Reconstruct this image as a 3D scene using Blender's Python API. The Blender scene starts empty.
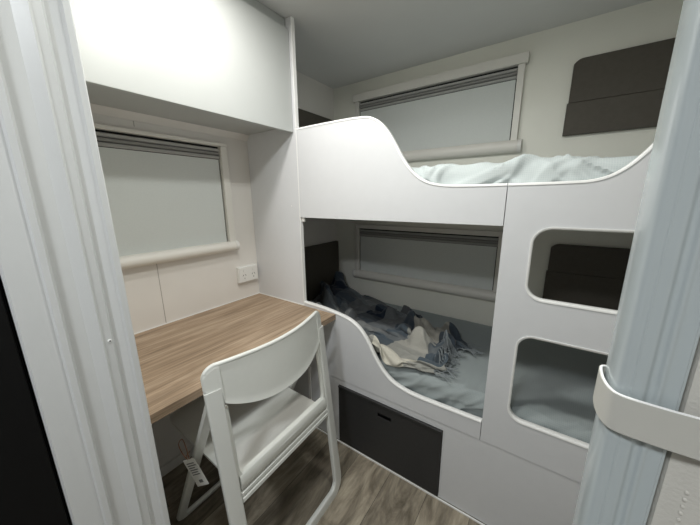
import bpy, bmesh, math, random
from mathutils import Vector, Matrix, noise
random.seed(7)
C = bpy.context.scene.collection
SC = bpy.context.scene
# ------------------------------------------------------------------ materials
def mat(name, col, rough=0.5, spec=0.5, noise_amt=0.0, scale=40, bump=0.0, bscale=300, coat=0.0, sheen=0.0):
    m = bpy.data.materials.new(name); m.use_nodes = True
    nt = m.node_tree; b = nt.nodes['Principled BSDF']
    b.inputs['Base Color'].default_value = (*col, 1); b.inputs['Roughness'].default_value = rough
    b.inputs['Specular IOR Level'].default_value = spec
    b.inputs['Coat Weight'].default_value = coat; b.inputs['Sheen Weight'].default_value = sheen
    tc = nt.nodes.new('ShaderNodeTexCoord')
    if noise_amt:
        n = nt.nodes.new('ShaderNodeTexNoise'); n.inputs['Scale'].default_value = scale
        nt.links.new(tc.outputs['Object'], n.inputs['Vector'])
        r = nt.nodes.new('ShaderNodeMix'); r.data_type = 'RGBA'
        r.inputs['A'].default_value = (*[c*(1-noise_amt) for c in col], 1)
        r.inputs['B'].default_value = (*[min(1, c*(1+noise_amt)) for c in col], 1)
        nt.links.new(n.outputs['Fac'], r.inputs['Factor']); nt.links.new(r.outputs['Result'], b.inputs['Base Color'])
    if bump:
        n = nt.nodes.new('ShaderNodeTexNoise'); n.inputs['Scale'].default_value = bscale
        nt.links.new(tc.outputs['Object'], n.inputs['Vector'])
        bp = nt.nodes.new('ShaderNodeBump'); bp.inputs['Strength'].default_value = bump; bp.inputs['Distance'].default_value = 0.002
        nt.links.new(n.outputs['Fac'], bp.inputs['Height']); nt.links.new(bp.outputs['Normal'], b.inputs['Normal'])
    return m
M = dict(
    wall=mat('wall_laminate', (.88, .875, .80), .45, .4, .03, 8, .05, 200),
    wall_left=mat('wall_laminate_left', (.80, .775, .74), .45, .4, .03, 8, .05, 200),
    ceil=mat('ceiling_laminate', (.72, .72, .71), .5, .35, .03, 6),
    panel=mat('bunk_laminate', (.72, .73, .75), .42, .4, .02, 30, .06, 500),
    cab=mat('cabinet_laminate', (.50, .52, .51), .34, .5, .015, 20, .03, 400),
    edge=mat('white_edging', (.92, .92, .91), .3, .5),
    trim=mat('white_trim', (.80, .79, .76), .35, .5),
    frame=mat('blind_frame', (.79, .77, .72), .4, .45),
    blind=mat("blind_fabric", (.70, .73, .715), .9, .1, .03, 150, .2, 900),
    mesh=mat('insect_mesh', (.30, .30, .29), .8, .1),
    dark=mat('dark_slot', (.012, .012, .012), .7, .2),
    vinyl=mat('brown_padding', (.100, .090, .075), .62, .3, .12, 60, .25, 500),
    black=mat('black_laminate', (.006, .006, .006), .6, .15, .1, 60),
    hatch=mat('black_hatch', (.034, .034, .035), .5, .4, .15, 90, .1, 600),
    chair=mat('chair_plastic', (.76, .77, .73), .35, .45, .02, 60, .05, 500),
    chair_met=mat('chair_frame', (.74, .75, .72), .3, .5),
    jamb=mat('door_jamb', (.71, .72, .72), .35, .5, .02, 30, .1, 400),
    post=mat('door_post', (.48, .53, .54), .22, .55, .02, 30, .03, 1500, coat=.3),
    pleat=mat('folding_door_vinyl', (.62, .60, .55), .6, .3, .02, 30, .2, 500),
    strap=mat('strap_vinyl', (.55, .54, .495), .6, .3, .02, 50, .04, 900),
    socket=mat('socket_plastic', (.82, .82, .80), .25, .5),
    card=mat('tag_card', (.70, .69, .66), .7, .2, .05, 100),
    print_=mat('tag_print', (.16, .16, .16), .7, .2),
    cord=mat('red_cord', (.28, .12, .06), .8, .1),
    steel=mat('screw_steel', (.6, .6, .6), .3, .6),
    wrb=mat('rear_wall', (.70, .69, .66), .5, .4),
)
def nodes(m): return m.node_tree.nodes, m.node_tree.links
def wood_mat(name, cols, plank=None, fg=(.60, 1.2), dist=.7, axis='Y', rough=.45, seed=0.0, gstretch=(26, 2.2, 26)):
    m = bpy.data.materials.new(name); m.use_nodes = True; N, L = nodes(m); b = N['Principled BSDF']
    b.inputs['Roughness'].default_value = rough; b.inputs['Specular IOR Level'].default_value = .35
    tc = N.new('ShaderNodeTexCoord'); mp = N.new('ShaderNodeMapping'); mp.inputs['Scale'].default_value = gstretch
    mp.inputs['Location'].default_value = (seed, seed, 0)
    L.new(tc.outputs['Object'], mp.inputs['Vector'])
    vec = mp.outputs['Vector']
    if plank:
        br = N.new('ShaderNodeTexBrick'); br.inputs['Scale'].default_value = 1
        br.inputs['Brick Width'].default_value = plank[1]; br.inputs['Row Height'].default_value = plank[0]
        br.inputs['Mortar Size'].default_value = .0009; br.inputs['Mortar Smooth'].default_value = 0.1
        br.offset = .37; br.offset_frequency = 2
        br.inputs['Color1'].default_value = (0, 0, 0, 1); br.inputs['Color2'].default_value = (1, 1, 1, 1); br.inputs['Mortar'].default_value = (.5, .5, .5, 1)
        mp2 = N.new('ShaderNodeMapping'); mp2.inputs['Rotation'].default_value = (0, 0, math.pi/2); mp2.inputs['Location'].default_value = (plank[3], plank[2], 0)
        L.new(tc.outputs['Object'], mp2.inputs['Vector']); L.new(mp2.outputs['Vector'], br.inputs['Vector'])
        add = N.new('ShaderNodeVectorMath'); add.operation = 'MULTIPLY_ADD'
        add.inputs[1].default_value = (17, 9, 5); L.new(br.outputs['Color'], add.inputs[0]); L.new(mp.outputs['Vector'], add.inputs[2]); vec = add.outputs[0]
    n1 = N.new('ShaderNodeTexNoise'); n1.inputs['Scale'].default_value = 1; n1.inputs['Detail'].default_value = 9; n1.inputs['Roughness'].default_value = .68; n1.inputs['Distortion'].default_value = dist
    L.new(vec, n1.inputs['Vector'])
    cr = N.new('ShaderNodeValToRGB'); e = cr.color_ramp.elements
    e[0].position = .3; e[0].color = (*cols[0], 1); e[1].position = .72; e[1].color = (*cols[2], 1)
    x = e.new(.5); x.color = (*cols[1], 1)
    L.new(n1.outputs['Fac'], cr.inputs['Fac'])
    # fine grain
    mp3 = N.new('ShaderNodeMapping'); mp3.inputs['Scale'].default_value = tuple(g*6 if g > 10 else g*2.0 for g in gstretch)
    L.new(tc.outputs['Object'], mp3.inputs['Vector'])
    n2 = N.new('ShaderNodeTexNoise'); n2.inputs['Detail'].default_value = 4; n2.inputs['Scale'].default_value = 1; L.new(mp3.outputs['Vector'], n2.inputs['Vector'])
    mr = N.new('ShaderNodeMapRange'); mr.inputs['From Min'].default_value = .3; mr.inputs['From Max'].default_value = .7; mr.inputs['To Min'].default_value = fg[0]; mr.inputs['To Max'].default_value = fg[1]
    L.new(n2.outputs['Fac'], mr.inputs['Value'])
    mx = N.new('ShaderNodeMix'); mx.data_type = 'RGBA'; mx.blend_type = 'MULTIPLY'; mx.inputs['Factor'].default_value = 1
    L.new(cr.outputs['Color'], mx.inputs['A']); L.new(mr.outputs['Result'], mx.inputs['B']); out = mx.outputs['Result']
    if plank:
        mr2 = N.new('ShaderNodeMapRange'); mr2.inputs['To Min'].default_value = .74; mr2.inputs['To Max'].default_value = 1.2
        L.new(br.outputs['Color'], mr2.inputs['Value'])
        m2 = N.new('ShaderNodeMix'); m2.data_type = 'RGBA'; m2.blend_type = 'MULTIPLY'; m2.inputs['Factor'].default_value = 1
        L.new(out, m2.inputs['A']); L.new(mr2.outputs['Result'], m2.inputs['B'])
        m3 = N.new('ShaderNodeMix'); m3.data_type = 'RGBA'; m3.inputs['B'].default_value = (.05, .045, .04, 1)
        L.new(br.outputs['Fac'], m3.inputs['Factor']); L.new(m2.outputs['Result'], m3.inputs['A']); out = m3.outputs['Result']
    L.new(out, b.inputs['Base Color'])
    bp = N.new('ShaderNodeBump'); bp.inputs['Strength'].default_value = .15; bp.inputs['Distance'].default_value = .002
    L.new(n2.outputs['Fac'], bp.inputs['Height']); L.new(bp.outputs['Normal'], b.inputs['Normal'])
    return m
M['oak'] = wood_mat('oak_benchtop', [(.215, .148, .095), (.40, .292, .20), (.56, .435, .32)], gstretch=(34, 2.4, 34), rough=.5, fg=(.70, 1.15))
M['floor'] = wood_mat('vinyl_plank', [(.12, .10, .073), (.28, .242, .186), (.46, .405, .315)], plank=(.178, 1.22, .0, .09), gstretch=(11, 3.2, 11), rough=.42, fg=(.74, 1.14), dist=1.6)
def sheet_mat(name, c1, c2, k=.0055):
    m = bpy.data.materials.new(name); m.use_nodes = True; N, L = nodes(m); b = N['Principled BSDF']
    b.inputs['Roughness'].default_value = .85; b.inputs['Specular IOR Level'].default_value = .15; b.inputs['Sheen Weight'].default_value = .15
    tc = N.new('ShaderNodeTexCoord')
    ch = N.new('ShaderNodeTexBrick'); ch.inputs['Scale'].default_value = 1; ch.offset = 0
    ch.inputs['Brick Width'].default_value = k; ch.inputs['Row Height'].default_value = k; ch.inputs['Mortar Size'].default_value = k*.12
    ch.inputs['Color1'].default_value = (*c1, 1); ch.inputs['Color2'].default_value = (*[c*.97 for c in c1], 1); ch.inputs['Mortar'].default_value = (*c2, 1)
    L.new(tc.outputs['UV'], ch.inputs['Vector']); L.new(ch.outputs['Color'], b.inputs['Base Color'])
    return m
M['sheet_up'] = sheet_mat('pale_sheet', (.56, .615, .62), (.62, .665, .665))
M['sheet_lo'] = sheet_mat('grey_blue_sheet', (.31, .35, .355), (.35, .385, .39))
# ------------------------------------------------------------------ mesh helpers
def finish(name, bm, m, parent=None, smooth=None, bevel=0, seg=2, kind=None, label=None):
    bmesh.ops.remove_doubles(bm, verts=bm.verts, dist=1e-6)
    bmesh.ops.recalc_face_normals(bm, faces=bm.faces)
    me = bpy.data.meshes.new(name); bm.to_mesh(me); bm.free()
    return link(name, me, m, parent, smooth, bevel, seg, kind, label)
def link(name, me, m, parent=None, smooth=None, bevel=0, seg=2, kind=None, label=None):
    o = bpy.data.objects.new(name, me); C.objects.link(o)
    if m is not None:
        me.materials.clear(); me.materials.append(m)
    if smooth is not None or bevel:
        for p in me.polygons: p.use_smooth = True
        ang = math.radians(smooth if smooth is not None else 40)
        bme = bmesh.new(); bme.from_mesh(me)
        for e in bme.edges:
            if len(e.link_faces) == 2 and e.calc_face_angle(0) > ang: e.smooth = False
        bme.to_mesh(me); bme.free()
    if bevel:
        b = o.modifiers.new('bevel', 'BEVEL'); b.width = bevel; b.segments = seg; b.limit_method = 'ANGLE'; b.angle_limit = math.radians(35); b.harden_normals = True
    if parent: o.parent = parent
    if kind: o['kind'] = kind
    if label: o['label'] = label
    return o
def box(bm, x0, x1, y0, y1, z0, z1, mtx=None):
    v = [bm.verts.new((x, y, z)) for x in (x0, x1) for y in (y0, y1) for z in (z0, z1)]
    for f in ((0,1,3,2),(4,6,7,5),(0,4,5,1),(2,3,7,6),(0,2,6,4),(1,5,7,3)): bm.faces.new([v[i] for i in f])
    if mtx is not None:
        for q in v: q.co = mtx @ q.co
    return v
def bx(name, x0, x1, y0, y1, z0, z1, m, parent=None, bevel=.0015, **k):
    bm = bmesh.new(); box(bm, x0, x1, y0, y1, z0, z1); return finish(name, bm, m, parent, bevel=bevel, **k)
def prism(bm, poly, f0, f1):
    """poly of 2D points, f0/f1 turn (a,b) into 3D"""
    A = [bm.verts.new(f0(a, b)) for a, b in poly]; B = [bm.verts.new(f1(a, b)) for a, b in poly]
    n = len(poly)
    bm.faces.new(A); bm.faces.new(B[::-1])
    for i in range(n): bm.faces.new((A[i], A[(i+1) % n], B[(i+1) % n], B[i]))
def thing(name, label, cat, loc=(0, 0, 0), rz=0, group=None):
    o = bpy.data.objects.new(name, None); C.objects.link(o); o.empty_display_size = .05
    o.location = loc; o.rotation_euler = (0, 0, rz); o['label'] = label; o['category'] = cat
    if group: o['group'] = group
    return o
def tag(o, label, cat, group=None):
    o['label'] = label; o['category'] = cat
    if group: o['group'] = group
    return o
def catmull(pts, n=8, closed=False):
    out = []; N = len(pts)
    rng = range(N) if closed else range(N-1)
    for i in rng:
        if closed: p = [pts[(i+k-1) % N] for k in range(4)]
        else: p = [pts[max(0, i-1)], pts[i], pts[i+1], pts[min(N-1, i+2)]]
        for j in range(n):
            t = j/n
            out.append(tuple(.5*((2*b)+(-a+c)*t+(2*a-5*b+4*c-d)*t*t+(-a+3*b-3*c+d)*t**3) for a, b, c, d in zip(*p)))
    if not closed: out.append(tuple(pts[-1]))
    return out
def rrect(x0, x1, z0, z1, r, n=8):
    out = []
    for cx, cz, a0 in ((x1-r, z1-r, 0), (x0+r, z1-r, 90), (x0+r, z0+r, 180), (x1-r, z0+r, 270)):
        for i in range(n+1):
            a = math.radians(a0+90*i/n); out.append((cx+r*math.cos(a), cz+r*math.sin(a)))
    return out
def panel_xz(name, loops, y0, y1, m, parent=None, bevel=.0012, **k):
    """flat board standing in the xz plane, with holes"""
    cu = bpy.data.curves.new('tmp', 'CURVE'); cu.dimensions = '2D'; cu.fill_mode = 'BOTH'; cu.extrude = (y1-y0)/2
    for lp in loops:
        s = cu.splines.new('POLY'); s.points.add(len(lp)-1); s.use_cyclic_u = True
        for p, (a, b) in zip(s.points, lp): p.co = (a, b, 0, 1)
    t = bpy.data.objects.new('tmp', cu); me = bpy.data.meshes.new_from_object(t); bpy.data.objects.remove(t)
    bm = bmesh.new(); bm.from_mesh(me); bpy.data.meshes.remove(me); bpy.data.curves.remove(cu)
    for v in bm.verts: v.co = Vector((v.co.x, (y0+y1)/2 - v.co.z, v.co.y))
    return finish(name, bm, m, parent, smooth=35, **k)
def ribbon_xz(name, path, t_in, t_out, y0, y1, m, parent=None, closed=False, label=None):
    """edging strip following an outline; +normal is to the left of travel"""
    n = len(path); ins, outs = [], []
    for i in range(n):
        a = path[(i-1) % n] if (closed or i > 0) else path[i]; b = path[(i+1) % n] if (closed or i < n-1) else path[i]
        d = Vector((b[0]-a[0], b[1]-a[1])); d.normalize(); nn = Vector((-d.y, d.x)); p = Vector(path[i])
        ins.append(p-nn*t_in); outs.append(p+nn*t_out)
    bm = bmesh.new(); yc = (y0+y1)/2
    rings = []
    for a, b in zip(ins, outs):
        rnd = .0025
        d = (b-a).normalized()
        sec = [(a, y0), (b-d*rnd, y0), (b, y0+rnd), (b, y1-rnd), (b-d*rnd, y1), (a, y1)]
        rings.append([bm.verts.new((q.x, y, q.y)) for q, y in sec])
    for i in range(n if closed else n-1):
        A, B = rings[i], rings[(i+1) % n]
        for k in range(6): bm.faces.new((A[k], A[(k+1) % 6], B[(k+1) % 6], B[k]))
    if not closed: bm.faces.new(rings[0]); bm.faces.new(rings[-1][::-1])
    return finish(name, bm, m, parent, smooth=50, label=label)
def sweep(bm, path, prof_fn, closed=False, up=None):
    """sweep a closed section (list of (u,v)) along a 3D path; u along side, v along 'up'"""
    n = len(path); rings = []
    P = [Vector(p) for p in path]
    for i in range(n):
        a = P[(i-1) % n] if (closed or i > 0) else P[i]; b = P[(i+1) % n] if (closed or i < n-1) else P[i]
        t = (b-a).normalized(); U = up if up is not None else Vector((0, 0, 1))
        s = t.cross(U).normalized()
        rings.append([bm.verts.new(P[i]+s*u+U*v) for u, v in prof_fn(i/(n-1))])
    k = len(rings[0])
    for i in range(n if closed else n-1):
        A, B = rings[i], rings[(i+1) % n]
        for j in range(k): bm.faces.new((A[j], A[(j+1) % k], B[(j+1) % k], B[j]))
    if not closed: bm.faces.new(rings[0]); bm.faces.new(rings[-1][::-1])
def oval(w, h, n=16, p=2.6):
    out = []
    for i in range(n):
        a = 2*math.pi*i/n; c, s = math.cos(a), math.sin(a)
        out.append((w/2*math.copysign(abs(c)**(2/p), c), h/2*math.copysign(abs(s)**(2/p), s)))
    return out
def tube(bm, path, r, n=8):
    P = [Vector(p) for p in path]; rings = []
    for i, p in enumerate(P):
        t = (P[min(i+1, len(P)-1)]-P[max(i-1, 0)]).normalized()
        ref = Vector((0, 0, 1)) if abs(t.z) < .9 else Vector((1, 0, 0))
        s = t.cross(ref).normalized(); u = s.cross(t)
        rings.append([bm.verts.new(p+(s*math.cos(2*math.pi*k/n)+u*math.sin(2*math.pi*k/n))*r) for k in range(n)])
    for A, B in zip(rings, rings[1:]):
        for j in range(n): bm.faces.new((A[j], A[(j+1) % n], B[(j+1) % n], B[j]))
    bm.faces.new(rings[0]); bm.faces.new(rings[-1][::-1])

# ------------------------------------------------------------------ room dimensions (metres)
H = 2.034; D = .764; XR = 1.95; YN = -2.9; T = .03
def S(o): o['kind'] = 'structure'; return o
S(bx('floor', -T, XR+T, YN-T, D+T, -T, 0, M['floor'], bevel=0))
S(bx('ceiling', -T, XR+T, YN-T, D+T, H, H+T, M['ceil'], bevel=0))
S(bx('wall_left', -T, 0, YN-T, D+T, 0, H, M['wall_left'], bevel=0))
S(bx('wall_back', 0, XR, D, D+T, 0, H, M['wall'], bevel=0))
S(bx('wall_right', XR, XR+T, YN-T, D+T, 0, H, M['wrb'], bevel=0))
S(bx('wall_rear', 0, XR, YN-T, YN, 0, H, M['wrb'], bevel=0))
S(bx('wall_front', 0, .600, -.970, -.814, 0, H, M['wall'], bevel=0))
S(bx('wall_front', 1.66, XR, -.93, -.80, 0, H, M['wall'], bevel=0))
S(bx('trim_header', .60, 1.66, -.93, -.80, 1.93, H, M['wall'], bevel=0))
# cover strips on the left wall: upright joint, cove under the cabinet
bm = bmesh.new(); box(bm, 0.0002, .0016, -.5125, -.5105, .735, 1.012); box(bm, 0.0002, .0016, -.5125, -.5105, 1.556, 1.577)
S(finish('trim_joint', bm, mat('joint_grey', (.42, .39, .36), .6)))
bm = bmesh.new(); prism(bm, [(0.0003, 1.5765), (.006, 1.5765), (.024, 1.6035), (.0003, 1.6035)], lambda a, b: (a, -.812, b), lambda a, b: (a, -.001, b))
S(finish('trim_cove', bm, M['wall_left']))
# white bead where desk meets the walls
bm = bmesh.new(); box(bm, .0004, .0035, -.808, -.001, .7305, .735); box(bm, .0035, .362, -.0035, -.0004, .7305, .735)
S(finish('trim_bead', bm, M['edge']))
bm = bmesh.new(); box(bm, .392, XR, -.006, -.0004, .0002, .006)
S(finish('trim_floor', bm, M['edge']))
bm = bmesh.new(); box(bm, .0005, .012, -.812, -.001, .0002, .05)
S(finish('baseboard_left', bm, M['trim'], bevel=.002))

# ------------------------------------------------------------------ windows and blinds
def to_back(a, d, z): return (a, D-d, z)           # along x, out of the back wall
def to_left(a, d, z): return (d, a, z)             # along y, out of the left wall
def ubox(bm, f, a0, a1, d0, d1, z0, z1):
    v = [bm.verts.new(f(a, d, z)) for a in (a0, a1) for d in (d0, d1) for z in (z0, z1)]
    for q in ((0,1,3,2),(4,6,7,5),(0,4,5,1),(2,3,7,6),(0,2,6,4),(1,5,7,3)): bm.faces.new([v[i] for i in q])
def make_window(idx, f, a0, a1, zb, zt, w, top_h, label, cat='roller blind', capped=True, bar_h=.06, bar_a=None, bar_z=None, sd=.03):
    """a0..a1 clear width, zb..zt clear height (zt = dark slot)"""
    win = bpy.data.objects.new('window_%d' % idx, None); C.objects.link(win); win['kind'] = 'structure'
    win.location = f((a0+a1)/2, 0, zb)
    def P(name, bm, m, par, **k):
        o = finish(name, bm, m, None, **k); o.parent = par; o.matrix_parent_inverse = Matrix.Translation(-par.location); return o
    bm = bmesh.new(); ubox(bm, f, a0-w, a0, .0005, sd, zb-.01, zt+.004); P('side_frame', bm, M['frame'], win, bevel=.002)
    bm = bmesh.new(); ubox(bm, f, a1, a1+w, .0005, sd, zb-.01, zt+.004); P('side_frame', bm, M['frame'], win, bevel=.002)
    bm = bmesh.new(); e = .012 if capped else 0
    ubox(bm, f, a0-w-e, a1+w+e, .0005, sd+(.008 if capped else 0), zt+.004, zt+top_h); P('top_frame', bm, M['frame'], win, bevel=.003)
    bm = bmesh.new(); ubox(bm, f, a0+.001, a1-.001, .0005, .003, zb, zt+.0035); P('window_pane', bm, M['dark'], win)  # pane coloured near-black to stand in for shade in the gaps round the blind
    t = thing('roller_blind', label, cat, f((a0+a1)/2, 0, zb))
    # folded insect screen: stacked pleats hanging under the slot
    for k in range(3):
        z1 = zt-.0045-.0165*k
        bm = bmesh.new(); d0 = sd-.020+.0
        prism(bm, [(0, z1), (.009, z1-.003), (.010, z1-.0125), (.004, z1-.0155), (0, z1-.0155)],
              lambda a, b: f(a0+.003, d0+a, b), lambda a, b: f(a1-.003, d0+a, b))
        P('screen_pleat', bm, M['mesh'] if k == 1 else M['pleatg'], t)
    bm = bmesh.new(); ubox(bm, f, a0+.006, a1-.006, sd-.020, sd-.0185, zb, zt-.0555); P('blind_fabric', bm, M['blind'], t)
    # round fronted cassette across the bottom
    ba0, ba1 = bar_a; z0, z1 = bar_z; cz = (z0+z1)/2; r = (z1-z0)/2; sec = [(sd-.018 if False else .0005, z0+.004)]
    sec = [(.0005, z0)] + [(.018+.026*math.cos(math.radians(q))*1.0, cz+r*math.sin(math.radians(q))) for q in range(-90, 91, 15)] + [(.0005, z1)]
    sec = [(max(a, .0005), b) for a, b in sec]
    bm = bmesh.new(); prism(bm, sec, lambda a, b: f(ba0+.018, a, b), lambda a, b: f(ba1-.018, a, b)); P('bottom_cassette', bm, M['frame'], t, smooth=40)
    for (e0, e1) in ((ba0, ba0+.0175), (ba1-.0175, ba1)):
        bm = bmesh.new(); s2 = [(a*1.03 if a > .001 else a, cz+(b-cz)*1.03) for a, b in sec]
        prism(bm, s2, lambda a, b: f(e0, a, b), lambda a, b: f(e1, a, b)); P('end_cap', bm, M['trim'], t, smooth=40, bevel=.002)
    return t
M['pleatg'] = mat('screen_grey', (.43, .43, .42), .8, .1)
make_window(1, to_left, -.742, -.172, 1.060, 1.521, .034, .02, 'grey roller blind pulled down above the wooden desk', capped=False, bar_a=(-.79, -.129), bar_z=(1.013, 1.064), sd=.026)
make_window(2, to_back, .226, 1.155, 1.556, 1.902, .030, .050, 'grey roller blind pulled down behind the upper bunk', bar_a=(.17, 1.208), bar_z=(1.500, 1.562), sd=.026)
make_window(3, to_back, .226, 1.150, .742, 1.057, .030, .034, 'shadowed grey roller blind pulled down behind the lower bunk', capped=False, bar_a=(.180, 1.215), bar_z=(.682, .744), sd=.026)

# ------------------------------------------------------------------ bunk bed
bunk = thing('bunk_bed', 'white built-in double bunk with curved front panels and rounded cut-outs', 'bunk bed')
FY0, FY1 = 0.0, .018
bx('side_panel', .0008, .3615, FY0, FY1, .3805, H-.001, M['panel'], bunk)
bx('side_edging', .3615, .3655, FY0-.001, FY1+.001, .3805, H-.001, M['edge'], bunk, bevel=.0012)
up = catmull([(.366, 1.587), (.50, 1.588), (.64, 1.587), (.713, 1.584), (.758, 1.577), (.797, 1.556), (.832, 1.520), (.862, 1.476), (.890, 1.430), (.915, 1.394), (.945, 1.362), (.975, 1.340), (1.012, 1.325), (1.07, 1.316), (1.15, 1.314), (1.2495, 1.314)], 6)
panel_xz('upper_panel', [[(.3665, 1.188)] + [(1.2495, 1.188)] + up[::-1]], FY0, FY1, M['panel'], bunk)
ribbon_xz('edging', up, .003, .0045, FY0-.002, FY1+.002, M['edge'], bunk)
lo = catmull([(.366, .748), (.44, .746), (.51, .742), (.568, .735), (.62, .727), (.662, .715), (.70, .694), (.735, .660), (.762, .620), (.787, .578), (.812, .542), (.842, .508), (.882, .480), (.935, .463), (1.0, .456), (1.10, .456), (1.2495, .458)], 6)
panel_xz('lower_panel', [[(.3665, .3805), (1.2495, .3805)] + lo[::-1]], FY0, FY1, M['panel'], bunk)
ribbon_xz('edging', lo, .003, .0045, FY0-.002, FY1+.002, M['edge'], bunk)
ur = catmull([(1.252, 1.314), (1.33, 1.314), (1.40, 1.315), (1.445, 1.317), (1.480, 1.326), (1.508, 1.343), (1.534, 1.369), (1.560, 1.405), (1.60, 1.470), (1.64, 1.535), (1.68, 1.572), (1.73, 1.585), (XR-.001, 1.587)], 6)
h1 = rrect(1.332, 1.80, .962, 1.188, .050); h2 = rrect(1.328, 1.80, .516, .838, .046)
panel_xz('end_panel', [[(1.2515, .3805), (XR-.001, .3805)] + ur[::-1], h1, h2], FY0, FY1, M['panel'], bunk)
ribbon_xz('edging', ur, .003, .0045, FY0-.002, FY1+.002, M['edge'], bunk)
ribbon_xz('edging', h1, .003, .0045, FY0-.002, FY1+.002, M['edge'], bunk, closed=True)
ribbon_xz('edging', h2, .003, .0045, FY0-.002, FY1+.002, M['edge'], bunk, closed=True)
bm = bmesh.new()
hx0, hx1, hz0, hz1 = .583, 1.112, .012, .346
panel_xz('base_panel', [[(.388, .008), (XR-.001, .008), (XR-.001, .3785), (.388, .3785)], [(hx0-.002, hz0-.002), (hx1+.002, hz0-.002), (hx1+.002, hz1+.002), (hx0-.002, hz1+.002)]], FY0+.002, FY1, M['panel'], bunk)
bx('corner_strip', .372, .388, -.004, FY1, .001, .3785, M['edge'], bunk)
bx('kick_board', .0008, .371, FY0+.004, FY1, .001, .3785, M['panel'], bunk)
panel_xz('bed_base', [[(.001, .384), (XR-.001, .384), (XR-.001, .400), (.001, .400)]], FY1+.001, D-.001, M['panel'], bunk)
panel_xz('bunk_deck', [[(.001, 1.188), (XR-.001, 1.188), (XR-.001, 1.215), (.001, 1.215)]], FY1+.001, D-.001, M['panel'], bunk)
# little button screw cap on the side panel
bm = bmesh.new(); bmesh.ops.create_cone(bm, cap_ends=True, segments=16, radius1=.0035, radius2=.003, depth=.0015, matrix=Matrix.Translation((.309, -.0012, 1.242)) @ Matrix.Rotation(math.pi/2, 4, 'X'))
finish('screw_cap', bm, M['edge'], bunk, smooth=30)
bm = bmesh.new(); bmesh.ops.create_cube(bm, size=1, matrix=Matrix.Translation((.376, .012, 1.176)) @ Matrix.Diagonal((.018, .014, .02, 1)))
finish('catch', bm, M['trim'], bunk, bevel=.003)
# black storage hatch with recessed finger pull
hatch = thing('storage_hatch', 'black flat storage hatch with slot handle under the lower bunk', 'hatch', ((hx0+hx1)/2, 0, hz0))
def P2(o, par): o.parent = par; o.matrix_parent_inverse = Matrix.Translation(-par.location); return o
sl = [(.812, .2715), (.881, .2715), (.881, .293), (.812, .293)]
P2(panel_xz('hatch_door', [[(hx0, hz0), (hx1, hz0), (hx1, hz1-.012), (hx0, hz1-.012)], sl], -.003, .002, M['hatch'], None), hatch)
P2(bx('slot_handle', .809, .884, .0125, .0165, .268, .296, M['dark'], None, bevel=0), hatch)  # near-black backing, painted as the shade deep inside the finger slot
P2(bx('top_lip', hx0, hx1, -.008, .013, hz1-.0110, hz1, M['hatch'], None, bevel=.002), hatch)

# ------------------------------------------------------------------ mattresses and sheets
def wr(x, y, s, seed):
    """wrinkle height 0..1, creases running diagonally"""
    u = x*.8+s*1.0; v = -x*.6+s*.9
    q = Vector((u*2.2+seed, v*9, y*3)); q += .5*noise.noise_vector(Vector((x*5, s*5+seed, y*5)))
    n = noise.noise(q); r = 1-abs(n)*2.4
    n2 = noise.noise(Vector((u*5+seed*2, v*16, y*8+3)))
    rd = 0
    for k in range(34):
        rr = random.Random(int(seed*100)+k); xk = .25+k*.05+rr.uniform(-.02, .02); sl_ = rr.uniform(.5, 2.2)*(1 if rr.random() < .8 else -1); wd = rr.uniform(.004, .011)
        c0 = rr.uniform(.04, .16); ln = rr.uniform(.05, .12)
        dx = (x-xk)-sl_*(s-.10)-.01*math.sin(s*60+k); dx /= math.sqrt(1+sl_*sl_)
        rd += rr.uniform(.35, 1.0)*math.exp(-(dx/wd)**2)*math.exp(-((s-c0)/ln)**4)
    return min(1.6, rd)*.62+.45*( .7*max(0, r)**2*1.0+.3*(1-abs(n2)*2))
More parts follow.
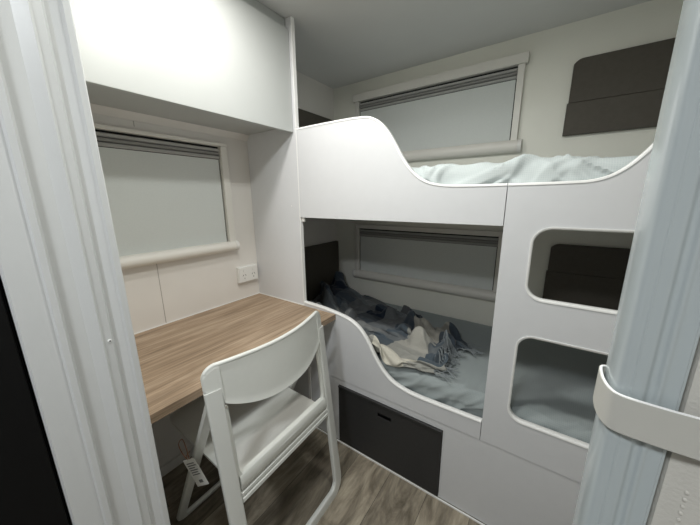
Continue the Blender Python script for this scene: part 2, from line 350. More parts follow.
def make_mattress(name, x0, x1, y0, y1, z0, z1, m, amp, seed, label, off=0.0, xa=None, slope=0, crown=0, nx=330, thing_cat='mattress', reg=None, ripple=True):
    bm = bmesh.new(); uvl = bm.loops.layers.uv.new('UVMap')
    # profile from underside front, up the front, round the edge, across the top and down the rear
    r = .035; prof = []
    prof.append((y0+.01, z0)); prof.append((y0, z0+.01))
    for k in range(1, 19): prof.append((y0, z0+.01+(z1-r-z0-.01)*k/18))
    for k in range(1, 9):
        a = math.pi/2*k/8; prof.append((y0+r-r*math.cos(a), z1-r+r*math.sin(a)))
    for k in range(1, 20): prof.append((y0+r+(y1-y0-2*r)*k/20, z1))
    for k in range(0, 6):
        a = math.pi/2*k/5; prof.append((y1-r+r*math.sin(a), z1-r+r*math.cos(a)))
    prof.append((y1, z0+.01)); prof.append((y1-.01, z0))
    n = len(prof); arc = [0]
    for i in range(1, n): arc.append(arc[-1]+math.dist(prof[i], prof[i-1]))
    grid = []
    xs = [x0+(x1-x0)*i/nx for i in range(nx+1)]
    cy, cz = (y0+y1)/2, (z0+z1)/2
    for i, x in enumerate(xs):
        row = []
        endr = min(1, (x-x0)/.04, (x1-x)/.04); endf = 1-(1-max(0, endr))**2
        for j, (y, z) in enumerate(prof):
            a = prof[max(0, j-1)]; b = prof[min(n-1, j+1)]; t = Vector((b[0]-a[0], b[1]-a[1])).normalized(); nn = Vector((-t.y, t.x))
            front = y < y0+.16
            w = wr(x, y, arc[j], seed)
            fade = math.exp(-max(0, arc[j]-.22)*3.0)
            h = amp*w*(.25+.75*fade) if 1 < j < n-2 else 0
            yy = y+nn.x*(h+off); zz = z+nn.y*(h+off)
            if 1 < j < n-2: zz += crown*math.sin(x*4+seed)*math.exp(-(y-y0)*4)
            if off == 0:
                yy = cy+(yy-cy)*(.96+.04*endf); zz = z0+(zz-z0)*(.7+.3*endf)
            row.append(bm.verts.new((x, max(yy, .0215), zz)))
        grid.append(row)
    for i in range(nx):
        for j in range(n-1):
            if reg and not reg(xs[i], arc[j]): continue
            f = bm.faces.new((grid[i][j], grid[i+1][j], grid[i+1][j+1], grid[i][j+1]))
            for lp, (a, b) in zip(f.loops, ((xs[i], arc[j]), (xs[i+1], arc[j]), (xs[i+1], arc[j+1]), (xs[i], arc[j+1]))): lp[uvl].uv = (a, b)
    if not reg:
        bm.faces.new(grid[0]); bm.faces.new(grid[-1][::-1])
        for i in range(nx): bm.faces.new((grid[i][0], grid[i][n-1], grid[i+1][n-1], grid[i+1][0]))
    else:
        for v in [v for v in bm.verts if not v.link_faces]: bm.verts.remove(v)
    bmesh.ops.recalc_face_normals(bm, faces=bm.faces)
    me = bpy.data.meshes.new(name); bm.to_mesh(me); bm.free()
    o = link(name, me, m, smooth=60); 
    if thing_cat: tag(o, label, thing_cat)
    return o
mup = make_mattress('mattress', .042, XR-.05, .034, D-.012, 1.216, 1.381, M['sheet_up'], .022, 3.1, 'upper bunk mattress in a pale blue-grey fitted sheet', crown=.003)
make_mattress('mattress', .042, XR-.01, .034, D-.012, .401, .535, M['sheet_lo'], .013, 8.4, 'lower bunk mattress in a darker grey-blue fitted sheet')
# ------------------------------------------------------------------ padded boards
def pad(name, f, a0, a1, z0, z1, th, r, label, crease=None, cat='bolster'):
    """rounded padded board; top corner at a0 rounded"""
    t = thing(name, label, cat, f((a0+a1)/2, 0, z0))
    out = [(a0, z0), (a1, z0), (a1, z1-r)]
    out = [(a0, z0), (a1, z0)] + [(a1-r+r*math.cos(math.radians(q)), z1-r+r*math.sin(math.radians(q))) for q in range(0, 91, 10)] + [(a0+r+r*math.cos(math.radians(q)), z1-r+r*math.sin(math.radians(q))) for q in range(90, 181, 10)]
    parts = []
    if crease:
        lowp = [(a0, z0), (a1, z0), (a1, crease), (a0, crease)]
        upp = [(a0+.005, crease+.0004), (a1-.001, crease+.0004)] + out[2:-1] + [(a0+.005, z1-r)]
        upp = [(max(p[0], a0+.005), p[1]) for p in upp]
        parts = [('lower_pad', lowp), ('upper_pad', upp)]
    else: parts = [('pad', out)]
    for nm, poly in parts:
        bm = bmesh.new(); prism(bm, poly, lambda a, b: f(a, .0006, b), lambda a, b: f(a, th, b))
        o = finish(nm, bm, M['vinyl'], None, smooth=30, bevel=.003, seg=3); P2(o, t)
    return t
pad('headboard', to_left, .03, .752, 1.45, 1.816, .03, .004, 'dark brown padded headboard at the left end of the upper bunk', cat='headboard')
pad('headboard', to_left, .03, .752, .562, .950, .03, .004, 'dark brown padded headboard at the left end of the lower bunk', cat='headboard')
pad('wall_bolster', to_back, 1.372, 1.93, 1.556, 1.874, .022, .040, 'dark brown padded wall board with rounded corner above the upper bunk', crease=1.695)
pad('wall_bolster', to_back, 1.388, 1.93, .725, 1.042, .022, .040, 'dark brown padded wall board seen through the rounded upper cut-out', crease=.90)

# ------------------------------------------------------------------ overhead cabinet
cab = thing('overhead_cabinet', 'white glossy overhead cabinet above the wooden desk', 'cabinet', (.17, -.4, 1.576))
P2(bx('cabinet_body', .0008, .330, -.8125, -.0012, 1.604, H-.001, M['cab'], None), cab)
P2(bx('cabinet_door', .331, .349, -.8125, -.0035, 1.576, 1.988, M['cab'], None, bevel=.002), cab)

# ------------------------------------------------------------------ desk
desk = thing('desk', 'light oak look desk shelf fixed across the corner under the window', 'desk', (.287, -.4, .703))
P2(bx('desktop', .0008, .573, -.812, -.0012, .7030, .730, M['oak'], None, bevel=.0012), desk)
P2(bx('bracket', .04, .40, -.806, -.790, .62, .702, M['trim'], None), desk)
P2(bx('bracket', .04, .36, -.022, -.006, .64, .702, M['trim'], None), desk)

# ------------------------------------------------------------------ double power socket
so = thing('power_socket', 'white double power socket on the wall above the desk', 'socket', (0, -.074, .822))
P2(bx('socket_block', .0006, .018, -.138, -.014, .826, .915, M['socket'], None, bevel=.002), so)
P2(bx('face_plate', .0182, .023, -.135, -.017, .829, .912, M['socket'], None, bevel=.002, seg=3), so)
for yc in (-.104, -.046):
    P2(bx('switch', .0232, .0262, yc-.006, yc+.006, .885, .901, M['socket'], None, bevel=.001), so)
    bm = bmesh.new()
    for dy, dz, an in ((-.0075, .008, -30), (.0075, .008, 30), (0, -.009, 0)):
        box(bm, -.0003, .0003, -.0011, .0011, -.004, .004, Matrix.Translation((.0234, yc+dy, .859+dz)) @ Matrix.Rotation(math.radians(an), 4, 'X'))
    P2(finish('pin_slots', bm, M['dark'], None), so)

# ------------------------------------------------------------------ folding chair (local: +x = behind the sitter, y = side, z = up)
CH = thing('folding_chair', 'white plastic folding chair with its back to the door, tucked to the desk', 'chair', (.736, -.440, 0), .03)
HT, LEAN = .816, .085
def rear(z): return -LEAN*(z-.012)/(HT-.012)
def upr(y, z): return Vector((rear(z), y, z))
YU = .231
nrm = Vector((1, 0, LEAN/HT)).normalized()
# rear frame: two uprights each a part, floor bar a part
def corner(y1, sgn, r=.055):
    pts = []
    for k in range(9):
        a = math.pi/2*k/8; pts.append((sgn*(y1-r+r*math.cos(a)), r-r*math.sin(a)))
    return pts
for sgn in (1, -1):
    path = [upr(sgn*YU, z) for z in (.766, .7, .6, .5, .4, .3, .2, .12)] + [upr(y, z+.011) for y, z in corner(YU, sgn)] + [upr(sgn*(YU-.10), .011)]
    rot = math.radians(16)*sgn
    bm = bmesh.new(); sweep(bm, path, lambda t: [(u*math.cos(rot*max(0, 1-t*1.6))-v*math.sin(rot*max(0, 1-t*1.6)), u*math.sin(rot*max(0, 1-t*1.6))+v*math.cos(rot*max(0, 1-t*1.6))) for u, v in oval(.046, .020, 24, 6)], up=nrm); finish('rear_leg', bm, M['chair_met'], CH, smooth=50)
bm = bmesh.new(); sweep(bm, [upr(y, .011) for y in (-.1305, -.05, .05, .1305)], lambda t: oval(.046, .020, 24, 6), up=nrm)
for v in bm.verts: pass
finish('rear_foot_bar', bm, M['chair_met'], CH, smooth=50)
# inner moulded frame: side rails and lower cross rail around the open back
def inner(path2d, w, h, nm):
    bm = bmesh.new(); sweep(bm, [upr(y, z) + nrm*off for y, z, off in path2d], lambda t: oval(w, h, 14, 3.2), up=nrm); finish(nm, bm, M['chair'], CH, smooth=50)
zc = .448; r = .045; yi = .2055; pth = [(-yi, .700, 0), (-yi, .60, 0), (-yi, .53, 0)]
for k in range(9):
    a = math.pi/2*k/8; pth.append((-(yi-r)-r*math.cos(a), zc+r-r*math.sin(a), 0))
pth += [(-.08, zc, .004), (0, zc, .005), (.08, zc, .004)] + [(-y, z, o) for y, z, o in pth[::-1]]
inner(pth, .014, .018, 'inner_rail')
# thicken the cross rail face
bm = bmesh.new()
v = []
for y in [-.205+.41*i/20 for i in range(21)]:
    sec = [(.010, .472), (.013, .466), (.013, .432), (.010, .427), (-.008, .427), (-.008, .472)]
    v.append([bm.verts.new((rear(z)+x, y, z)) for x, z in sec])
for A, B in zip(v, v[1:]):
    for k in range(6): bm.faces.new((A[k], A[(k+1) % 6], B[(k+1) % 6], B[k]))
bm.faces.new(v[0]); bm.faces.new(v[-1][::-1]); finish('cross_rail', bm, M['chair'], CH, smooth=50)
bm = bmesh.new(); v = []
for y in (-.2085, -.1, 0, .1, .2085):
    sec = [(.006, .421), (.012, .418), (.012, .409), (.008, .407), (.008, .402), (.013, .400), (.013, .389), (.008, .384), (-.010, .384), (-.010, .421)]
    v.append([bm.verts.new((rear(z)+x, y, z)) for x, z in sec])
for A, B in zip(v, v[1:]):
    for k in range(10): bm.faces.new((A[k], A[(k+1) % 10], B[(k+1) % 10], B[k]))
bm.faces.new(v[0]); bm.faces.new(v[-1][::-1]); finish('lower_rail', bm, M['chair'], CH, smooth=30)
# backrest: curved panel, capped ends, rolled top edge
def bow(y): return .046*(1-(min(abs(y), .215)/.215)**2) - max(0, abs(y)-.212)*.38 + .005*max(0, min(1, (abs(y)-.15)/.06))
def ztop(y):
    a = abs(y); R = .038; e = .2485
    if a > e-R: return .838-R+math.sqrt(max(0, R*R-(a-(e-R))**2))
    return .838
def zbot(y):
    a = abs(y)
    if a > .2095: return .7675
    return .668+.052*(a/.21)**2.6
ys = [-.2485+.0005] + [-.2485+.0025*i for i in range(1, 15)] + [-.2095, -.2090] + [-.205+.41*i/40 for i in range(41)] + [.2090, .2095] + [.2485-.0025*i for i in range(14, 0, -1)] + [.2485-.0005]
bm = bmesh.new(); cols = []
for y in ys:
    zt, zb = ztop(y), zbot(y); capd = abs(y) > .2092
    tf, tb = (.0085, -.0095) if capd else (.0045, -.0055)
    n = 12; f, bk = [], []
    for k in range(n+1):
        z = zb+(zt-zb)*k/n; rim = math.exp(-((zt-z)/.010)**2)*.006 if not capd else 0
        rimb = math.exp(-((z-zb)/.008)**2)*.003 if not capd else 0
        ed = .6 if (k == n) else 1
        X = rear(z)+bow(y)
        f.append(bm.verts.new((X+(tf+rim+rimb)*ed, y, z))); bk.append(bm.verts.new((X+(tb-rim)*ed, y, z)))
    cols.append(f + bk[::-1])
for A, B in zip(cols, cols[1:]):
    k = len(A)
    for j in range(k): bm.faces.new((A[j], A[(j+1) % k], B[(j+1) % k], B[j]))
bm.faces.new(cols[0]); bm.faces.new(cols[-1][::-1])
finish('backrest', bm, M['chair'], CH, smooth=40)
rp = [(-.2455, .770), (-.2455, .785)] + [(-.2485+.003+.035-.035*math.cos(math.radians(q)), .835-.035+.035*math.sin(math.radians(q))) for q in range(0, 91, 10)]
rp += [(y, .835) for y in (-.18, -.14, -.10, -.05, 0)]; rp += [(-y, z) for y, z in rp[-2::-1]]
bm = bmesh.new(); tube(bm, [(rear(z)+bow(y)+.001, y, z) for y, z in rp], .0068, 10); finish('top_rim', bm, M['chair'], CH, smooth=60)
# seat: dished board tapering to the front, rear edge lower
bm = bmesh.new(); nx_, ny_ = 26, 18; top, bot = [], []
def seat_pt(u, v):
    x = -.052-u*.475; hw = .2050-.010*u
    if u > .85: hw -= .045*(1-math.sqrt(max(0, 1-((u-.85)/.15)**2)))
    if u < .06: hw -= .012*(1-u/.06)
    y = v*hw
    z = .432+.032*u - .012*(1-v*v)*math.sin(math.pi*min(1, u*1.05)) - (.016*max(0, (u-.85)/.15)**2)
    return x, y, z, hw
for i in range(nx_+1):
    u = i/nx_; rt, rb = [], []
    for j in range(ny_+1):
        v_ = -1+2*j/ny_; x, y, z, hw = seat_pt(u, v_)
        e = .006*(abs(v_)**8)
        rt.append(bm.verts.new((x, y, z-e))); rb.append(bm.verts.new((x, y*.985, z-.022+(.010*(1-abs(v_)**4)))))
    top.append(rt); bot.append(rb)
for i in range(nx_):
    for j in range(ny_):
        bm.faces.new((top[i][j], top[i+1][j], top[i+1][j+1], top[i][j+1])); bm.faces.new((bot[i][j+1], bot[i+1][j+1], bot[i+1][j], bot[i][j]))
    bm.faces.new((top[i][0], bot[i][0], bot[i+1][0], top[i+1][0])); bm.faces.new((top[i][ny_], top[i+1][ny_], bot[i+1][ny_], bot[i][ny_]))
for j in range(ny_):
    bm.faces.new((top[0][j], top[0][j+1], bot[0][j+1], bot[0][j])); bm.faces.new((top[nx_][j+1], top[nx_][j], bot[nx_][j], bot[nx_][j+1]))
finish('seat', bm, M['chair'], CH, smooth=45)
# front legs with floor bar
F0 = Vector((-.464, 0, .011)); F1 = Vector((-.088, 0, .745)); fd = (F1-F0).normalized(); fn = Vector((fd.z, 0, -fd.x))
YF = .2245
def fl(y, s): p = F0+fd*s; return Vector((p.x, y, p.z))
Lf = (F1-F0).length
def fl2(y, s):
    p = fl(y, s); t = max(0, min(1, (s-.30)/.3)); p.y = math.copysign(abs(y)*(1-t)+.196*t, y) if abs(y) > .15 else y; return p
for sgn in (1, -1):
    path = [fl(sgn*YF, Lf*.99), fl(sgn*YF, Lf*.7), fl(sgn*YF, Lf*.5), fl(sgn*YF, .2), fl(sgn*YF, .09)] + [fl(y, s) for y, s in corner(YF, sgn, .04)] + [fl(sgn*(YF-.08), 0)]
    bm = bmesh.new(); sweep(bm, path, lambda t: oval(.034, .017, 20, 5), up=fn); finish('front_leg', bm, M['chair_met'], CH, smooth=50)
bm = bmesh.new(); sweep(bm, [fl(y, 0) for y in (-.1440, 0, .1440)], lambda t: oval(.034, .017, 20, 5), up=fn); finish('front_foot_bar', bm, M['chair_met'], CH, smooth=50)
for sgn in (1, -1):     # pivot pins
    bm = bmesh.new(); bmesh.ops.create_cone(bm, cap_ends=True, segments=14, radius1=.006, radius2=.006, depth=.030, matrix=Matrix.Translation((rear(.69)-.016, sgn*.2245, .690)) @ Matrix.Rotation(math.pi/2, 4, 'X'))
    finish('pivot_pin', bm, M['steel'], CH, smooth=30)

# ------------------------------------------------------------------ paper tag
tg = thing('price_tag', 'small printed paper tag hanging by a red cord from the chair', 'tag', (.45, -.69, .30))
TM = Matrix.Translation((.522, -.710, .500)) @ Matrix.Rotation(math.radians(32), 4, 'Z') @ Matrix.Rotation(math.radians(-20), 4, 'Y') @ Matrix.Scale(1.25, 4)
bm = bmesh.new(); box(bm, -.016, .016, -.0006, .0006, -.098, -.014, TM)
P2(finish('tag_card', bm, M['card'], None), tg)
bm = bmesh.new()
for k, (w, z) in enumerate(((.020, -.026), (.022, -.033), (.016, -.040), (.021, -.047), (.018, -.054), (.020, -.061))): box(bm, -.011, -.011+w, -.0011, -.0008, z-.0016, z+.0012, TM)
box(bm, -.004, .006, -.0011, -.0008, -.088, -.079, TM)
P2(finish('tag_print', bm, M['print_'], None), tg)
bm = bmesh.new(); tube(bm, catmull([TM @ Vector(p) for p in ((-.002, 0, -.016), (-.010, .003, .004), (-.016, .012, .026), (-.004, .016, .034), (.004, .006, .016), (.002, 0, -.014))], 6), .0011, 6)
tube(bm, catmull([TM @ Vector(p) for p in ((.000, -.003, -.004), (.010, -.006, .004), (.022, -.006, .012))], 5), .0010, 6)
P2(finish('cord', bm, M['cord'], None, smooth=60), tg)

# ------------------------------------------------------------------ door frame (left) and black cabinet beyond it
prof = [(-.973, .6008), (-.973, .615), (-.9695, .620), (-.929, .6215), (-.926, .627), (-.9165, .6275), (-.9125, .6185), (-.886, .6180), (-.871, .6275), (-.867, .6300), (-.8635, .6265), (-.8495, .6245), (-.846, .6185), (-.839, .6185), (-.827, .6235), (-.823, .6290), (-.813, .6290), (-.811, .6270), (-.811, .6008)]
bm = bmesh.new(); prism(bm, [(x, y) for y, x in prof], lambda a, b: (a, b, .001), lambda a, b: (a, b, 1.99))
jm = S(finish('trim_doorframe', bm, M['jamb'], smooth=20, bevel=.0008))
bm = bmesh.new(); Ms = Matrix.Translation((.6262, -.8545, .985)) @ Matrix.Rotation(math.pi/2, 4, 'Y')
bmesh.ops.create_cone(bm, cap_ends=True, segments=18, radius1=.0038, radius2=.0030, depth=.003, matrix=Ms)
finish('screw', bm, M['edge'], jm, smooth=30)
bm = bmesh.new(); bmesh.ops.create_cone(bm, cap_ends=True, segments=12, radius1=.0014, radius2=.0014, depth=.0006, matrix=Matrix.Translation((.62785, -.8545, .985)) @ Matrix.Rotation(math.pi/2, 4, 'Y'))
finish('screw_recess', bm, M['dark'], jm)
bc = thing('tall_cabinet', 'tall black cabinet beside the left door frame', 'cabinet', (.3, -1.3, 0))
P2(bx('cabinet_body', .001, .598, -1.70, -.9735, .001, 1.99, M['black'], None), bc)
P2(bx('cabinet_door', .5985, .614, -1.695, -1.105, .04, 1.95, M['black'], None, bevel=.002), bc)
P2(bx('cabinet_filler', .5985, .612, -1.102, -.978, .04, 1.95, M['black'], None, bevel=.002), bc)

# ------------------------------------------------------------------ folding (concertina) door bunched at the right
fdr = thing('folding_door', 'folded concertina door with glossy grey lead post on the right', 'door', (1.50, -.81, 0))
pp = [(1.4065, -.800), (1.4060, -.8120), (1.4072, -.8215), (1.4095, -.8248), (1.4128, -.8251), (1.4133, -.8256), (1.4140, -.8256), (1.4145, -.8251), (1.4182, -.8250), (1.4196, -.8228), (1.4206, -.8216), (1.4220, -.8222), (1.4232, -.8244), (1.4243, -.8246), (1.4254, -.8236), (1.4270, -.8232), (1.4300, -.8240), (1.4308, -.8240), (1.4322, -.8215), (1.4322, -.800)]
pp = [(x, (-.8245+(y+.8245)*.45) if 1.412 < x < 1.431 else y) for x, y in pp]
pp = catmull(pp, 3, closed=False)
bm = bmesh.new(); prism(bm, pp, lambda a, b: (a, b, .012), lambda a, b: (a, b, 1.925))
P2(finish('lead_post', bm, M['post'], None, smooth=35), fdr)
def zig(x0, x1, ya, yb, n):
    pts = []
    for k in range(n+1): pts.append((x0+(x1-x0)*k/n, ya if k % 2 == 0 else yb))
    return pts
zp = [(1.4335, -.806), (1.4365, -.8185), (1.462, -.8255), (1.4660, -.8220), (1.4700, -.790), (1.478, -.787), (1.486, -.8250), (1.500, -.8275), (1.508, -.790), (1.516, -.788), (1.524, -.8265), (1.540, -.8275), (1.548, -.790), (1.556, -.788), (1.564, -.826), (1.580, -.827), (1.588, -.790), (1.60, -.789), (1.61, -.82), (1.657, -.82)]
bm = bmesh.new(); th = .0022
vA = [bm.verts.new((x, y, .012)) for x, y in zp]; vB = [bm.verts.new((x, y, 1.92)) for x, y in zp]
for i in range(len(zp)-1): bm.faces.new((vA[i], vA[i+1], vB[i+1], vB[i]))
pl = finish('pleats', bm, M['pleat'], None); P2(pl, fdr)
sm = pl.modifiers.new('t', 'SOLIDIFY'); sm.thickness = .002; sm.offset = 1
bm = bmesh.new()
for k in range(58):
    z = .87+.0045*k
    if 1.145 < z < 1.19: continue
    bmesh.ops.create_uvsphere(bm, u_segments=6, v_segments=4, radius=1, matrix=Matrix.Translation((1.4430, -.8222, z)) @ Matrix.Diagonal((.0010, .0006, .0013, 1)))
st = finish('stitch_line', bm, M['pleat'], None, smooth=60); P2(st, fdr)
# strap round it
ts = thing('tie_strap', 'cream vinyl strap tied round the folded concertina door', 'strap', (1.50, -.83, 1.152))
sp = catmull([(1.4325, -.7985), (1.412, -.7985), (1.4056, -.7990), (1.4040, -.804), (1.4038, -.815), (1.4055, -.8245), (1.410, -.8295), (1.425, -.8308), (1.445, -.8306), (1.49, -.8315), (1.55, -.832), (1.62, -.831), (1.657, -.829)], 6)
def zoff(x): return 0.0
bm = bmesh.new(); th = .0012; rows = []
for i, (x, y) in enumerate(sp):
    a = sp[max(0, i-1)]; b = sp[min(len(sp)-1, i+1)]; d = Vector((b[0]-a[0], b[1]-a[1])).normalized(); nn = Vector((-d.y, d.x))*-1
    d2 = min(1, i/30); sag = .0
    sec = [(0, 0), (0, 1), (th, 1), (th, 0)]
    ring = []
    for o_, z in ((0, 1.1540), (0, 1.1750), (.0010, 1.1750), (.0010, 1.1540)):
        ring.append(bm.verts.new((x+nn.x*o_, y+nn.y*o_, z+sag)))
    rows.append(ring)
for A, B in zip(rows, rows[1:]):
    for k in range(4): bm.faces.new((A[k], A[(k+1) % 4], B[(k+1) % 4], B[k]))
bm.faces.new(rows[0]); bm.faces.new(rows[-1][::-1])
P2(finish('strap_band', bm, M['strap'], None, smooth=50), ts)
for z in (1.1539, 1.1751):
    bm = bmesh.new(); tube(bm, [(x, y, z) for x, y in sp], .0007, 8)
    P2(finish('strap_piping', bm, M['edge'], None, smooth=60), ts)

# ------------------------------------------------------------------ throw blanket on the lower bunk
def plaid_mat():
    m = bpy.data.materials.new('plaid_wool'); m.use_nodes = True; N, L = nodes(m); b = N['Principled BSDF']
    b.inputs['Roughness'].default_value = .95; b.inputs['Specular IOR Level'].default_value = .1; b.inputs['Sheen Weight'].default_value = .25
    tc = N.new('ShaderNodeTexCoord'); sx = N.new('ShaderNodeSeparateXYZ'); L.new(tc.outputs['UV'], sx.inputs[0])
    def ramp(src, stops):
        md = N.new('ShaderNodeMath'); md.operation = 'FRACT'; L.new(src, md.inputs[0])
        r = N.new('ShaderNodeValToRGB'); r.color_ramp.interpolation = 'CONSTANT'; e = r.color_ramp.elements
        e[0].position = 0; e[0].color = (*stops[0][1], 1); e[1].position = stops[1][0]; e[1].color = (*stops[1][1], 1)
        for p, c in stops[2:]: x = e.new(p); x.color = (*c, 1)
        L.new(md.outputs[0], r.inputs['Fac']); return r.outputs['Color']
    navy = (.014, .021, .036); blue = (.085, .108, .130); grey = (.22, .228, .228); cream = (.60, .575, .50)
    a = ramp(sx.outputs[0], [(0, navy), (.13, blue), (.24, grey), (.38, navy), (.50, grey), (.62, blue), (.72, cream), (.88, blue)])
    c = ramp(sx.outputs[1], [(0, cream), (.20, blue), (.36, grey), (.50, blue), (.62, navy), (.82, blue), (.92, navy)])
    mx = N.new('ShaderNodeMix'); mx.data_type = 'RGBA'; mx.inputs['Factor'].default_value = .5
    L.new(a, mx.inputs['A']); L.new(c, mx.inputs['B'])
    n = N.new('ShaderNodeTexNoise'); n.inputs['Scale'].default_value = 420; n.inputs['Detail'].default_value = 2; L.new(tc.outputs['Object'], n.inputs['Vector'])
    mr = N.new('ShaderNodeMapRange'); mr.inputs['From Min'].default_value = .3; mr.inputs['From Max'].default_value = .7; mr.inputs['To Min'].default_value = .8; mr.inputs['To Max'].default_value = 1.15; L.new(n.outputs['Fac'], mr.inputs['Value'])
    m2 = N.new('ShaderNodeMix'); m2.data_type = 'RGBA'; m2.blend_type = 'MULTIPLY'; m2.inputs['Factor'].default_value = 1
    L.new(mx.outputs['Result'], m2.inputs['A']); L.new(mr.outputs['Result'], m2.inputs['B']); L.new(m2.outputs['Result'], b.inputs['Base Color'])
    return m
M['plaid'] = plaid_mat()
M['plaid_fringe'] = mat('wool_fringe', (.26, .285, .30), .95, .1)
#BLANKET-START
import numpy as np
def blanket_sim():
    rs = np.random.RandomState(4); ns, nt = 100, 76; LS, LT = 1.38, 1.02
    S_, T_ = np.meshgrid(np.linspace(0, 1, ns), np.linspace(-.5, .5, nt), indexing='ij')
    sp = np.array([(.05, .42), (.25, .40), (.45, .35), (.65, .30), (.86, .24), (1.09, .215)])
    d = np.r_[0, np.cumsum(np.hypot(*np.diff(sp, axis=0).T))]; d /= d[-1]
    cx = np.interp(S_, d, sp[:, 0]); cy = np.interp(S_, d, sp[:, 1])
    for _ in range(10):
        cx[1:-1] = (cx[:-2]+cx[2:]+cx[1:-1])/3; cy[1:-1] = (cy[:-2]+cy[2:]+cy[1:-1])/3
    tx = np.gradient(cx, axis=0); ty = np.gradient(cy, axis=0); l = np.hypot(tx, ty); nx, ny = -ty/l, tx/l
    w = np.interp(S_, [0, .2, .4, .6, .8, 1], [.62, .64, .60, .55, .50, .34])
    ph = 2*np.pi*(T_*2.9+.55*np.sin(3.1*S_+.5)+.35*np.sin(6*T_+5*S_)) + 1.1*np.sin(8*S_)
    A = .058*(1+.45*np.sin(7*S_+5*T_+1))
    z = .615+A*np.sin(ph)+.030*np.sin(2*np.pi*(S_*4.4+T_*1.4)+1)+.02*np.sin(2*np.pi*(S_*7-T_*3))+.016*np.sin(2*np.pi*(T_*7+S_*2.2+.3*np.sin(8*S_)))
    lat = T_*w+.022*np.cos(ph*1.0+.6)
    X = np.stack([cx+nx*lat+.02*np.sin(11*S_+9*T_), cy+ny*lat, z+.07*np.exp(-((S_-.05)/.15)**2-((T_-.25)/.3)**2)], -1)
    X += rs.normal(0, .002, X.shape); V = np.zeros_like(X)
    hs, ht = LS/(ns-1), LT/(nt-1)
    def floor(p):
        f = .555+.085*np.clip(1-((p[..., 0]-.10)/.24)**2-((p[..., 1]-.56)/.20)**2, 0, 1)**.7
        ex = np.interp(p[..., 0], [.36, .60, .70, .735, .762, .787, .812, .842, .882, .935, 1.2], [.757, .74, .70, .67, .63, .587, .551, .517, .49, .474, .47])
        e = np.clip((.045-p[..., 1])/.02, 0, 1); f2 = np.maximum(np.where(p[..., 1] < .025, .47, .555), 0)
        return np.where(p[..., 1] < .026, np.maximum(ex, f2), f)
    def con(a, b, rest, k):
        dd = X[b]-X[a]; L = np.linalg.norm(dd, axis=-1, keepdims=True)+1e-9
        c = k*.5*(L-rest)/L*dd; X[a] += c; X[b] -= c
    sl = slice
    def pair(di, dj, off_i, off_j):
        ni, nj = ns, nt
        ia = np.arange(off_i, ni-di, 2*di if di else 1) if di else np.arange(ni)
        return ia
    dt = .012
    for it in range(12):
        V[..., 2] -= 9.8*dt; V *= .93
        old = X.copy(); X = X+V*dt
        for _ in range(5):
            for ax, h in ((0, hs), (1, ht)):
                for step, k, comp in ((1, .95, 1), (2, .12, 1), (4, .10, .93)):
                    n = X.shape[ax]
                    for o in range(2*step):
                        i0 = np.arange(o, n-step, 2*step)
                        if ax == 0:
                            a = X[i0]; b = X[i0+step]
                        else: a = X[:, i0]; b = X[:, i0+step]
                        dd = b-a; L = np.linalg.norm(dd, axis=-1, keepdims=True)+1e-9
                        r = h*step
                        err = (L-r) if step == 1 else np.minimum(0, L-r*(.80 if step == 2 else .62))
                        c = k*.5*err/L*dd
                        if ax == 0: X[i0] += c; X[i0+step] -= c
                        else: X[:, i0] += c; X[:, i0+step] -= c
            X[..., 0] = np.maximum(X[..., 0], .048); X[..., 1] = np.clip(X[..., 1], -.002, .735)
            fl = floor(X); low = X[..., 2] < fl
            X[..., 2] = np.where(low, fl, X[..., 2])
            X[..., :2] = np.where(low[..., None], old[..., :2]*.9+X[..., :2]*.1, X[..., :2])
        V = (X-old)/dt
    return X, ns, nt
BX, ns, nt = blanket_sim()
# layers resting on one another: push a small fabric thickness by smoothing, then mesh it
for _ in range(1):
    Y = BX.copy(); Y[1:-1, 1:-1] = (BX[:-2, 1:-1]+BX[2:, 1:-1]+BX[1:-1, :-2]+BX[1:-1, 2:]+4*BX[1:-1, 1:-1])/8; BX = Y
bl = thing('throw_blanket', 'rumpled navy, grey and cream plaid throw with fringe on the lower bunk', 'blanket', (.5, .4, .545))
bm = bmesh.new(); uvl = bm.loops.layers.uv.new('UVMap')
gv = [[bm.verts.new(BX[i, j]) for j in range(nt)] for i in range(ns)]
US, UT, OS, OT = .995, .995, .0, .0
for i in range(ns-1):
    for j in range(nt-1):
        f = bm.faces.new((gv[i][j], gv[i+1][j], gv[i+1][j+1], gv[i][j+1]))
        for lp, (a, b) in zip(f.loops, ((i, j), (i+1, j), (i+1, j+1), (i, j+1))): lp[uvl].uv = (a/(ns-1)*US+OS, b/(nt-1)*UT+OT)
me = bpy.data.meshes.new('blanket_cloth'); bm.to_mesh(me); bm.free()
o = link('blanket_cloth', me, M['plaid'], None, smooth=85); P2(o, bl)
sm = o.modifiers.new('thick', 'SOLIDIFY'); sm.thickness = .004; sm.offset = 1
ss = o.modifiers.new('smooth', 'SUBSURF'); ss.levels = 1; ss.render_levels = 1
bm = bmesh.new(); rf = random.Random(11)
for j in range(0, nt):
    for rep in range(2):
        p = Vector(BX[ns-1, j]); q = Vector(BX[ns-4, j]); dv = (p-q); dv.z *= .3; dv.normalize()
        dv = Matrix.Rotation(rf.uniform(-.7, .7), 3, 'Z') @ dv; L_ = rf.uniform(.03, .055)
        pts = []
        for k in range(5):
            a = p+dv*(L_*k/4)+Vector((rf.uniform(-1, 1), rf.uniform(-1, 1), 0))*.002*k; a.z = max(.5570, p.z-(p.z-.557)*min(1, (k/3)**1.3)*min(1, L_*k/4/max(.001, p.z-.557)*1.4))
            a.y = max(a.y, .03) if a.z < .56 else a.y; pts.append(a)
        tube(bm, pts, .0017, 5)
fr = finish('fringe', bm, M['plaid_fringe'], None, smooth=60); P2(fr, bl); fr['kind'] = 'stuff'
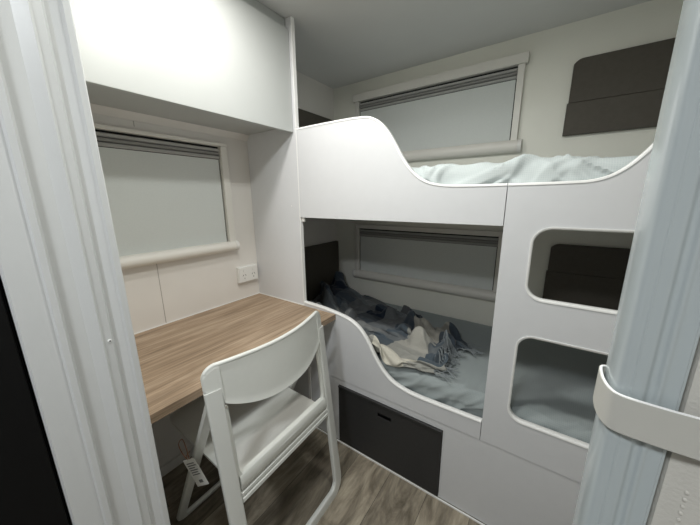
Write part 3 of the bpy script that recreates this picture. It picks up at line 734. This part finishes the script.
#BLANKET-END
# ------------------------------------------------------------------ lights
def ceiling_light(x, y, power, label, r=.055, col=(1, .96, .9)):
    t = thing('ceiling_light', label, 'ceiling light', (x, y, H-.002))
    bm = bmesh.new(); n = 32; sec = [(r, 0), (r+.012, -.002), (r+.014, -.008), (r+.008, -.011), (r, -.009)]
    rings = [[bm.verts.new((q*math.cos(2*math.pi*k/n), q*math.sin(2*math.pi*k/n), z)) for q, z in sec] for k in range(n)]
    for k in range(n):
        A, B = rings[k], rings[(k+1) % n]
        for j in range(5): bm.faces.new((A[j], A[(j+1) % 5], B[(j+1) % 5], B[j]))
    finish('light_rim', bm, M['trim'], t, smooth=40)
    em = bpy.data.materials.new('light_diffuser'); em.use_nodes = True; b = em.node_tree.nodes['Principled BSDF']
    b.inputs['Emission Color'].default_value = (*col, 1); b.inputs['Emission Strength'].default_value = 6
    bm = bmesh.new(); bmesh.ops.create_cone(bm, cap_ends=True, segments=32, radius1=r-.0005, radius2=r-.0005, depth=.003, matrix=Matrix.Translation((0, 0, -.006)))
    finish('light_diffuser', bm, em, t)
    ld = bpy.data.lights.new('lamp', 'AREA'); ld.shape = 'DISK'; ld.size = r*2; ld.energy = power; ld.color = col; ld.spread = math.radians(178)
    lo_ = bpy.data.objects.new('lamp', ld); C.objects.link(lo_); lo_.location = (x, y, H-.0135)
    return t
ceiling_light(.61, -.46, 4.6, 'round white ceiling light above the desk edge', col=(1, .965, .92), r=.06)
ceiling_light(1.04, -.45, 5.6, 'round white ceiling light in the middle of the bunk room', col=(.98, 1, .95), r=.06)
ceiling_light(1.1, -1.66, 11.0, 'round white ceiling light in the aisle outside', r=.11, col=(.93, .97, 1))
w = bpy.data.worlds.new('world'); SC.world = w; w.use_nodes = True
w.node_tree.nodes['Background'].inputs[0].default_value = (.7, .75, .8, 1); w.node_tree.nodes['Background'].inputs[1].default_value = .05
# ------------------------------------------------------------------ camera
cd = bpy.data.cameras.new('camera'); cam = bpy.data.objects.new('camera', cd); C.objects.link(cam); SC.camera = cam
yaw, pitch, roll, fpx = 0.6069, 0.2229, -0.0087, 284.755
f_ = Vector((-math.sin(yaw)*math.cos(pitch), math.cos(yaw)*math.cos(pitch), -math.sin(pitch)))
r_ = Vector((math.cos(yaw), math.sin(yaw), 0)); u_ = r_.cross(f_)
c_, s_ = math.cos(roll), math.sin(roll)
R_ = c_*r_+s_*u_; U_ = -s_*r_+c_*u_
mw = Matrix((R_, U_, -f_)).transposed().to_4x4(); mw.translation = (1.3667, -1.0189, 1.2784)
cam.matrix_world = mw
cd.sensor_width = 36; cd.lens = fpx/700*36; cd.clip_start = .01
SC.view_settings.view_transform = 'Standard'; SC.view_settings.look = 'None'; SC.view_settings.gamma = 1; SC.view_settings.exposure = .1
SC.view_settings.use_curve_mapping = False
